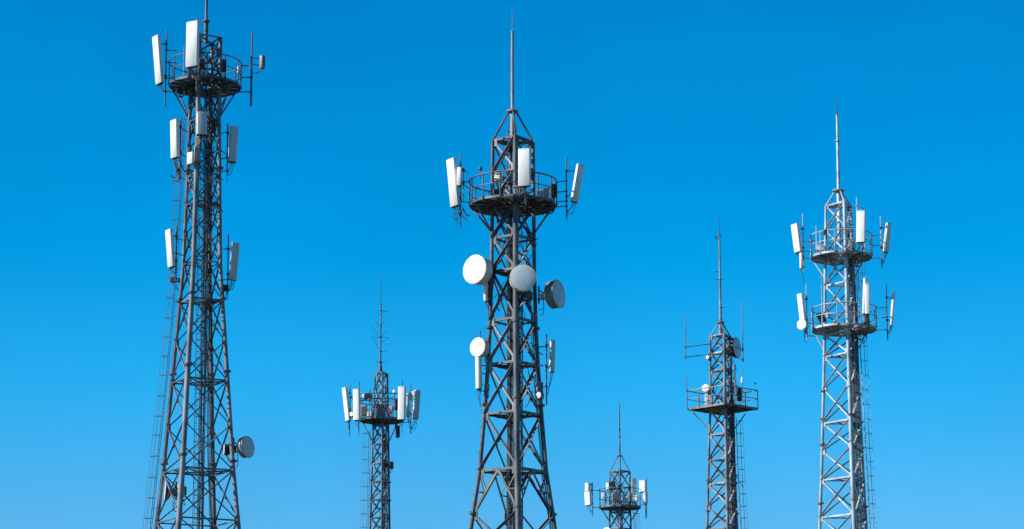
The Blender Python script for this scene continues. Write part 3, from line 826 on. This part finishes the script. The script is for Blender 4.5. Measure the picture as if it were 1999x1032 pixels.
panel(E, 'small rounded white antenna under the wide right panel of the smallest tower', (1260, 961), (1260, 981), 9, 9, 5, pipe=(1261, 958, 986), dy=-1.0, pipe_dy=-0.7, rad=0.18, ncab=3, drop=1.0)
panel(E, 'grey panel antenna standing right of the spike on the smallest tower', (1236, 934), (1236, 981), 9, 6, 25, mat='greyw', pipe=(1241, 933, 988), dy=-0.6, ncab=1)
panel(E, 'small white panel antenna left of the spike on the smallest tower', (1187, 943), (1187, 955), 7, 6, -25, pipe=(1192, 940, 988), dy=-0.8, ncab=1)
radio(E, 'dark tilted box left of the spike on the smallest tower', (1196, 948), 11, 17, 8, -20, 'dark', dy=-1.1, to=(1200, 950, -0.9), tilt=15)
radio(E, 'grey cabinet in the middle of the deck of the smallest tower', (1203, 972), 17, 18, 10, 0, 'box', dy=-1.2, to=(1205, 975, -0.9))
radio(E, 'light box at the left of the deck of the smallest tower', (1179, 968), 9, 12, 8, -20, 'dishg', dy=-0.8, to=(1181, 970, -0.6), fins=False)
radio(E, 'light box at the right of the deck of the smallest tower', (1242, 972), 8, 11, 8, -20, 'white', dy=-1.1, to=(1240, 974, -0.8), fins=False)
dish(E, 'white dish antenna cut by the bottom edge on the left leg of the smallest tower', (1184, 1040), 22, -35, 2, 0.4, 'white', 'greyw', dy=-0.7, mount=(1191, 1040, -0.1))

radio(E, 'white cabinet just right of the middle of the smallest tower, on its deck', (1222, 975), 10, 14, 8, -15, 'dishp', dy=-1.0, to=(1224, 976, -0.8), fins=False)
for i in range(8):
    E.t.part('cable_frame_bar', MB().tube(E.at(1192 + i * 4, 985, -1.6), E.at(1192 + i * 4, 968, -1.6), 0.024, n=5), 'steel_c_light')
E.t.part('cable_frame_bar', MB().tube(E.at(1190, 969, -1.6), E.at(1222, 969, -1.6), 0.024, n=5), 'steel_c_light')

# ================================================================== tower 5: square platform
H = Tower('lattice_tower', 'rust spotted lattice tower with a square platform, left of the two-deck pale tower',
          150, 1410.8, 820, [(655, 20.5), (785, 21), (840, 23.6), (920, 26.3), (1020, 29.5), (1032, 30)], -7, 0.085, 'steel_d',
          [1125, 1078, 1032, 988, 944, 897, 848, 800, 757, 723, 689, 655],
          [1078, 1032, 944, 897, 848, 800, 723, 689, 655], brace=0.085, legr_near=0.115, flanges=(940, 1000), plans=(897, 800, 655), sides=3)
H.platform(797, 68, 35, n=4, phase=R_(-2), posts=12, struts_py=838, rail_r=0.03, toe=0.14, square=True)
mast, X = H.spire(655, [(660, 4.4), (632, 4.0), (628, 2.8), (560, 2.2), (456, 1.5)], collars=[(600, 3.2), (545, 2.8), (524, 2.6), (503, 2.8), (470, 2.4), (457, 2.2)], flange=(629.5, 7.5), legs_to=655, px=1407, rod=(457, 421, 0.6))
for (x0, y0, x1, y1) in ((1395, 462, 1411, 462), (1396, 463, 1404, 468), (1396, 530, 1406, 530), (1396, 546, 1411, 545), (1408, 600, 1414, 600)):
    H.t.part('mast_spur', MB().tube(H.at(x0, y0), H.at(x1, y1), 0.022, n=5), 'dark', mast)
H.ladder([H.at(1437, 815, 0.1), H.at(1441, 925, 0.1), H.at(1447, 1032, 0.1), H.at(1470, 1440, 0.1)], 0.4, hoop_step=0.78, hoop_dir=(1, 0, 0), hoop_r=0.21, wdir=(0.15, 1, 0), rail_attach=1, r=0.017)
H.cables(0.62, 0.15, 700, 6, 0.32, 0.024)
H.cables(0.4, 0.45, 760, 4, 0.3, 0.024)
whip(H, 'long thin whip antenna on two arms at the left of the square-platform tower', 1338, 614, 700, 1.1, dy=-0.3, arms=((677, 1386, 671), (697, 1386, 691)))
whip(H, 'long thin whip antenna at the right of the square-platform tower, beside a grey dish', 1449.5, 588, 706, 1.2, dy=-0.3, arms=((682, 1428, 674), (702, 1428, 694)))
whip(H, 'short whip on the left corner of the square platform', 1341, 732, 798, 0.9, dy=0.0, arms=((762, 1345),))
whip(H, 'short whip with a white sleeve on the right of the square platform', 1449, 717, 792, 0.9, dy=-0.8, arms=((762, 1449.5, 762, -1.2),), sleeve=(735, 748, 2.3))
dish(H, 'grey dish antenna at the top right of the square-platform tower', (1439, 678), 40, 62, 3, 0.2, 'dishg', 'dark', dy=0.2, mount=(1428, 678, 0.1))
dish(H, 'white drum antenna standing on the left of the square platform', (1377, 757), 15, -24, 6, 0.7, 'white', 'greyw', dy=-0.4, mount=(1383, 775, 0), cable=False)
dish(H, 'tiny round white antenna under the left whip arms of the square-platform tower', (1381, 697), 7, -30, 0, 0.5, 'white', 'white', dy=-0.4, mount=(1387, 697, -0.1), cable=False)
panel(H, 'slim white tube antenna right of the legs of the square-platform tower', (1433, 713), (1437, 757), 4.5, 4.5, -20, rad=0.06, pipe=(1436, 711, 790), dy=-0.5, pipe_dy=-0.35, ncab=1)
radio(H, 'dark upright box behind the right railing of the square platform', (1444, 770), 8, 26, 7, 10, 'dark', dy=-0.3, to=(1440, 772, -0.2))
radio(H, 'blue grey cabinet on the left half of the square platform', (1384, 780), 16, 22, 10, -10, 'dishg', dy=0.3, to=(1388, 782, 0.4), fins=False)

# ================================================================== tower 6: rightmost, two platforms
K = Tower('lattice_tower', 'pale galvanised lattice tower at the far right, with two round platforms one above the other',
          135, 1646.4, 700, [(399, 25), (498, 28), (600, 30.3), (690, 33), (905, 41), (1032, 47)], -7, 0.095, 'steel_e',
          [1140, 1074, 1008, 935, 878, 824, 757, 694, 652, 610, 555, 498, 448, 399],
          [1074, 1008, 935, 824, 694, 652, 555, 498, 399], brace=0.082, legr_near=0.12, flanges=(985, 870, 820, 765), plans=(935, 824, 694, 399), sides=3)
K.platform(501, 60, 41, n=16, posts=12, struts_py=541, rail_r=0.03, toe=0.12)
K.platform(642, 63, 40, n=16, posts=12, struts_py=682, rail_r=0.03, toe=0.12, dx=0.08)
K.spire(399, [(470, 4.2), (374, 4.2), (372, 3.1), (276, 2.8), (274, 2.5), (227, 2.2)], collars=[(275, 5), (225, 3.2)], flange=(372, 12), legs_to=399, px=1637.5, rod=(226, 190, 0.9))
K.t.part('mast_beam', MB().angle(K.corner(2, K.z(400)), K.corner(1, K.z(400)), 0.12, 0.02, (0, 0, -1)), 'steel_e')
K.ladder([K.at(1675, 500, 0.3), K.at(1680, 690, 0.3), K.at(1699, 1032, 0.3), K.at(1730, 1500, 0.3)], 0.42, hoop_step=0.84, hoop_dir=(1, 0, 0), hoop_r=0.19, wdir=(0.1, 1, 0), rail_attach=1, r=0.017)
K.cables(0.45, -0.15, 405, 7, 0.4, 0.026, mat='greyc')
K.cables(0.75, 0.25, 500, 6, 0.34, 0.026, mat='greyc')
K.cables(0.62, 0.55, 600, 4, 0.3, 0.026, mat='greyc')
panel(K, 'large white panel antenna tilted outward left of the upper deck of the rightmost tower', (1552, 438), (1559, 492), 16, 9, -46, pipe=(1568, 416, 528),
      arms=((471, 1583), (490, 1584), (504, 1586)), dy=-0.4, arm_dy=-0.2, ncab=2, drop=0.4)
panel(K, 'small white tube antenna hanging under the upper left panel of the rightmost tower', (1564, 494), (1564.5, 524), 6.5, 6.5, -30, rad=0.08, pipe=(1568, 490, 530), dy=-0.6, pipe_dy=-0.4, ncab=1, pipe_r=0.02)
panel(K, 'light grey panel antenna facing front on the upper deck of the rightmost tower', (1681.5, 412), (1680.5, 473), 17, 8, -22, dy=-1.75, pipe=(1682, 408, 495), pipe_dy=-1.5, ncab=3, drop=0.3)
panel(K, 'white panel antenna tilted out at the right of the upper deck of the rightmost tower', (1735, 436), (1729, 492), 11, 7, 26, pipe=(1720, 421, 522), dy=-0.5, arm_dy=-0.3,
      arms=((458, 1702), (478, 1702), (503, 1700)), ncab=3, drop=0.5)
panel(K, 'white panel antenna leaning out at the left of the lower deck of the rightmost tower', (1562, 574), (1569, 634), 12, 8, -40, pipe=(1575, 553, 664), dy=-0.4, arm_dy=-0.2,
      arms=((576, 1576), (630, 1588), (655, 1592)), ncab=2, drop=0.4)
dish(K, 'small white round dish under the lower left panel of the rightmost tower', (1564.5, 633), 20, -38, 0, 0.4, 'white', 'white', dy=-0.75, mount=(1574, 633, -0.4))
panel(K, 'taller white tube of the front pair on the lower deck of the rightmost tower', (1688.5, 544), (1687, 612), 7, 7, -25, rad=0.08, dy=-1.8, pipe=(1691, 540, 640), pipe_dy=-1.6, ncab=2)
panel(K, 'shorter white panel of the front pair on the lower deck of the rightmost tower', (1693.5, 555), (1694, 613), 9, 8, -5, dy=-1.9, pipe=(1695, 550, 640), pipe_dy=-1.6, ncab=3)
panel(K, 'very slim white antenna at the right of the lower deck of the rightmost tower', (1745, 570), (1740, 635), 6, 6, -25, rad=0.07, pipe=(1731.5, 556, 663), dy=-0.5, arm_dy=-0.3,
      arms=((600, 1709), (619, 1709), (643, 1708)), ncab=3, drop=0.4)
whip(K, 'thin whip standing behind the front panel on the upper deck of the rightmost tower', 1673, 384, 470, 1.1, dy=-1.0, arms=((401, 1680, 401, -1.0),), mat='greyw', arm_r=0.012)
whip(K, 'thin whip on the left railing of the upper deck of the rightmost tower', 1593.5, 441, 487, 0.9, dy=-1.1, mat='greyw')
whip(K, 'thin rod rising from the left railing of the lower deck of the rightmost tower', 1604, 538, 600, 0.9, dy=-1.1)
radio(K, 'dark box on the front left railing of the upper deck of the rightmost tower', (1611, 453), 8, 8, 7, -10, 'dark', dy=-1.6, to=(1613, 455, -1.5), fins=False)
radio(K, 'blue grey cabinet at the left of the upper deck of the rightmost tower', (1602, 484), 18, 9, 10, -10, 'dishg', dy=-0.7, to=(1606, 485, -0.5), fins=False)
radio(K, 'dark ribbed box at the left of the lower deck of the rightmost tower', (1603, 620), 14, 20, 9, -10, 'dark', dy=-0.7, to=(1608, 622, -0.5), tilt=25)
radio(K, 'grey box at the right end of the lower railing of the rightmost tower', (1690, 622), 9, 16, 8, 0, 'box', dy=-1.7, to=(1692, 624, -1.6))
radio(K, 'grey cabinet inside the upper railing right of the front leg of the rightmost tower', (1663, 480), 13, 22, 9, 0, 'box', dy=-1.0, to=(1664, 482, -0.8))

def leg_cable(T, k, y0, y1, n, ex=0.16):
    for i in range(n):
        z0, z1 = (T.z(y0) - 0.4 * i, max(0.3, T.z(y1))); pts = []; z = z1; ph = random.random() * 6
        while z < z0:
            c = T.corner(k, z, -ex); pts.append(c + Vector((0.05 * (i - n / 2) + 0.015 * math.sin(z + ph), -0.02, 0))); z += 0.9
        T.t.part('feeder_cable', MB().poly(pts, 0.019, 5), 'rubber')
leg_cable(A, 0, 230, 1500, 3); leg_cable(A, 2, 200, 1500, 7); leg_cable(B, 1, 560, 1500, 3); leg_cable(K, 1, 480, 1500, 3); leg_cable(C, 1, 800, 1400, 3); leg_cable(H, 1, 700, 1400, 3)  # far-left tower's back leg: extra black cables stand in for its shade
z = 3.0
while z < B.z(410):
    c = B.corner(3, z); q = 1 if int(z / 0.35) % 2 else -1
    B.t.part('step_bolt', MB().tube(c, c + Vector((-0.24 * (1 if q > 0 else 0.4), -0.16 if q < 0 else 0, 0)), 0.013, n=5), 'steel_b'); z += 0.42
radio(A, 'dark box below the platform between the legs of the far-left tower', (415, 248), 9, 22, 8, 20, 'dark', dy=-0.3, to=(420, 248, -0.1))
radio(A, 'grey slim box just above the white box on the far-left tower', (389, 275), 8, 18, 6, -20, 'box', dy=-0.95, to=(391, 275, -0.8))
radio(A, 'rusty brown box on the far-left tower below the right panel antennas', (427, 330), 5, 16, 5, 10, 'cream', dy=-0.2, to=(430, 330, 0), fins=False)
radio(A, 'dark box on the right leg of the far-left tower under its lower right panel', (440, 562), 12, 12, 8, 20, 'dark', dy=-0.2, to=(434, 562, 0))
radio(A, 'dark box on the left leg of the far-left tower under its lower left panel', (339, 546), 12, 10, 8, -20, 'dark', dy=-0.2, to=(350, 546, 0))
radio(B, 'dark slim box left of the centre tower under the biggest white dish', (956, 575), 7, 28, 7, -30, 'dark', dy=-0.3, to=(960, 575, 0))
radio(B, 'grey box behind the front dish of the centre tower, low on its right', (1032, 578), 10, 22, 8, 10, 'box', dy=-0.4, to=(1038, 578, 0))
radio(B, 'pale box low on the left leg of the centre tower', (952, 756), 6, 12, 6, -30, 'box', dy=-0.2, to=(950, 756, 0), fins=False)

# loose jumper cables hanging round the platforms and shafts, each a part of its tower
def jumpers(T, n, px0, px1, py0, py1, dy0, dy1, ln=1.0):
    for i in range(n):
        a = T.at(random.uniform(px0, px1), random.uniform(py0, py1), random.uniform(dy0, dy1))
        b = a + Vector((random.uniform(-ln, ln) * 0.5, random.uniform(-0.3, 0.3), -random.uniform(0.2, ln)))
        T.t.part('jumper_cable', MB().poly(curve(a, b, random.uniform(0.05, 0.35) * ln, (random.uniform(-.2, .2), random.uniform(-.2, .2), 0)), random.choice((0.016, 0.022, 0.028)), 5), 'rubber')
jumpers(A, 14, 392, 425, 225, 420, -0.5, 0.6)
jumpers(A, 8, 384, 440, 90, 150, -1.2, 0.4)
jumpers(A, 8, 385, 415, 470, 640, -0.5, 0.6)
jumpers(B, 14, 960, 1050, 360, 395, -1.6, 0.8)
jumpers(B, 14, 965, 1045, 540, 610, -0.7, 0.8, 1.2)
jumpers(B, 6, 990, 1040, 640, 800, -0.4, 0.8, 1.4)
jumpers(C, 10, 715, 770, 790, 815, -1.0, 0.6, 0.7)
jumpers(E, 8, 1185, 1245, 965, 985, -1.0, 0.6, 0.7)
jumpers(H, 8, 1400, 1440, 700, 780, -0.4, 0.5)
jumpers(K, 10, 1640, 1690, 460, 500, -0.8, 0.6)
jumpers(K, 10, 1645, 1695, 600, 650, -0.8, 0.6)

jumpers(A, 20, 375, 432, 178, 330, -0.9, 0.6, 1.3)
jumpers(A, 6, 340, 352, 310, 335, -0.5, -0.2, 1.0)
jumpers(B, 18, 965, 1045, 412, 520, -0.6, 0.8, 1.6)
jumpers(B, 6, 880, 905, 398, 408, -0.6, -0.2, 0.9)
jumpers(K, 12, 1655, 1685, 400, 620, -0.3, 0.6, 1.5)
jumpers(H, 8, 1425, 1440, 800, 1000, -0.2, 0.6, 1.5)

for T_, px_, py_, dy_ in ((A, 352, 180, -0.8), (A, 418, 196, -0.3), (A, 386, 205, -0.7), (B, 985, 411, -0.8), (B, 1060, 396, -1.2), (B, 1075, 408, -0.2), (C, 735, 826, -0.5), (E, 1212, 998, -0.3),
                         (H, 1420, 812, -0.4), (K, 1672, 512, -0.6), (K, 1625, 512, -0.5), (K, 1680, 655, -0.6)):
    c = T_.at(px_, py_, dy_); v_ = random.uniform(0.15, 0.24); a_ = random.uniform(0, 3)
    for q in range(2):
        T_.t.part('cable_coil', MB().poly([c + Vector((math.cos(a_) * v_ * math.cos(k * 0.5236), math.sin(a_) * v_ * math.cos(k * 0.5236) + 0.03 * q, v_ * (1 + 0.1 * q) * math.sin(k * 0.5236))) for k in range(12)], 0.024, 5, closed=True), 'rubber')

# ------------------------------------------------------------------ the one bird
bp = P(1474, 748.5, 148)
bird = Thing('bird', 'tiny dark bird in the air right of the square platform', 'bird', bp)
mb = MB().poly([bp + Vector((x, 0, z)) for x, z in ((-0.10, -0.01), (-0.05, 0.0), (0.0, 0.008), (0.05, 0.015), (0.085, 0.03), (0.115, 0.022))], [0.012, 0.03, 0.036, 0.028, 0.02, 0.003], 8)
for q in (-1, 1):
    w = bp + Vector((0.02, 0, 0.01))
    mb.loft([[w + Vector((0.03, 0.02 * q, 0)), w + Vector((0, 0.02 * q, 0.008)), w + Vector((-0.04, 0.02 * q, 0)), w + Vector((0, 0.02 * q, -0.008))],
             [w + Vector((0.04, 0.10 * q, 0.05)), w + Vector((0.01, 0.10 * q, 0.055)), w + Vector((-0.03, 0.10 * q, 0.05)), w + Vector((0.01, 0.10 * q, 0.045))],
             [w + Vector((-0.02, 0.19 * q, 0.04)), w + Vector((-0.03, 0.19 * q, 0.042)), w + Vector((-0.045, 0.19 * q, 0.04)), w + Vector((-0.03, 0.19 * q, 0.038))]])
bird.part('body', mb, 'dark')
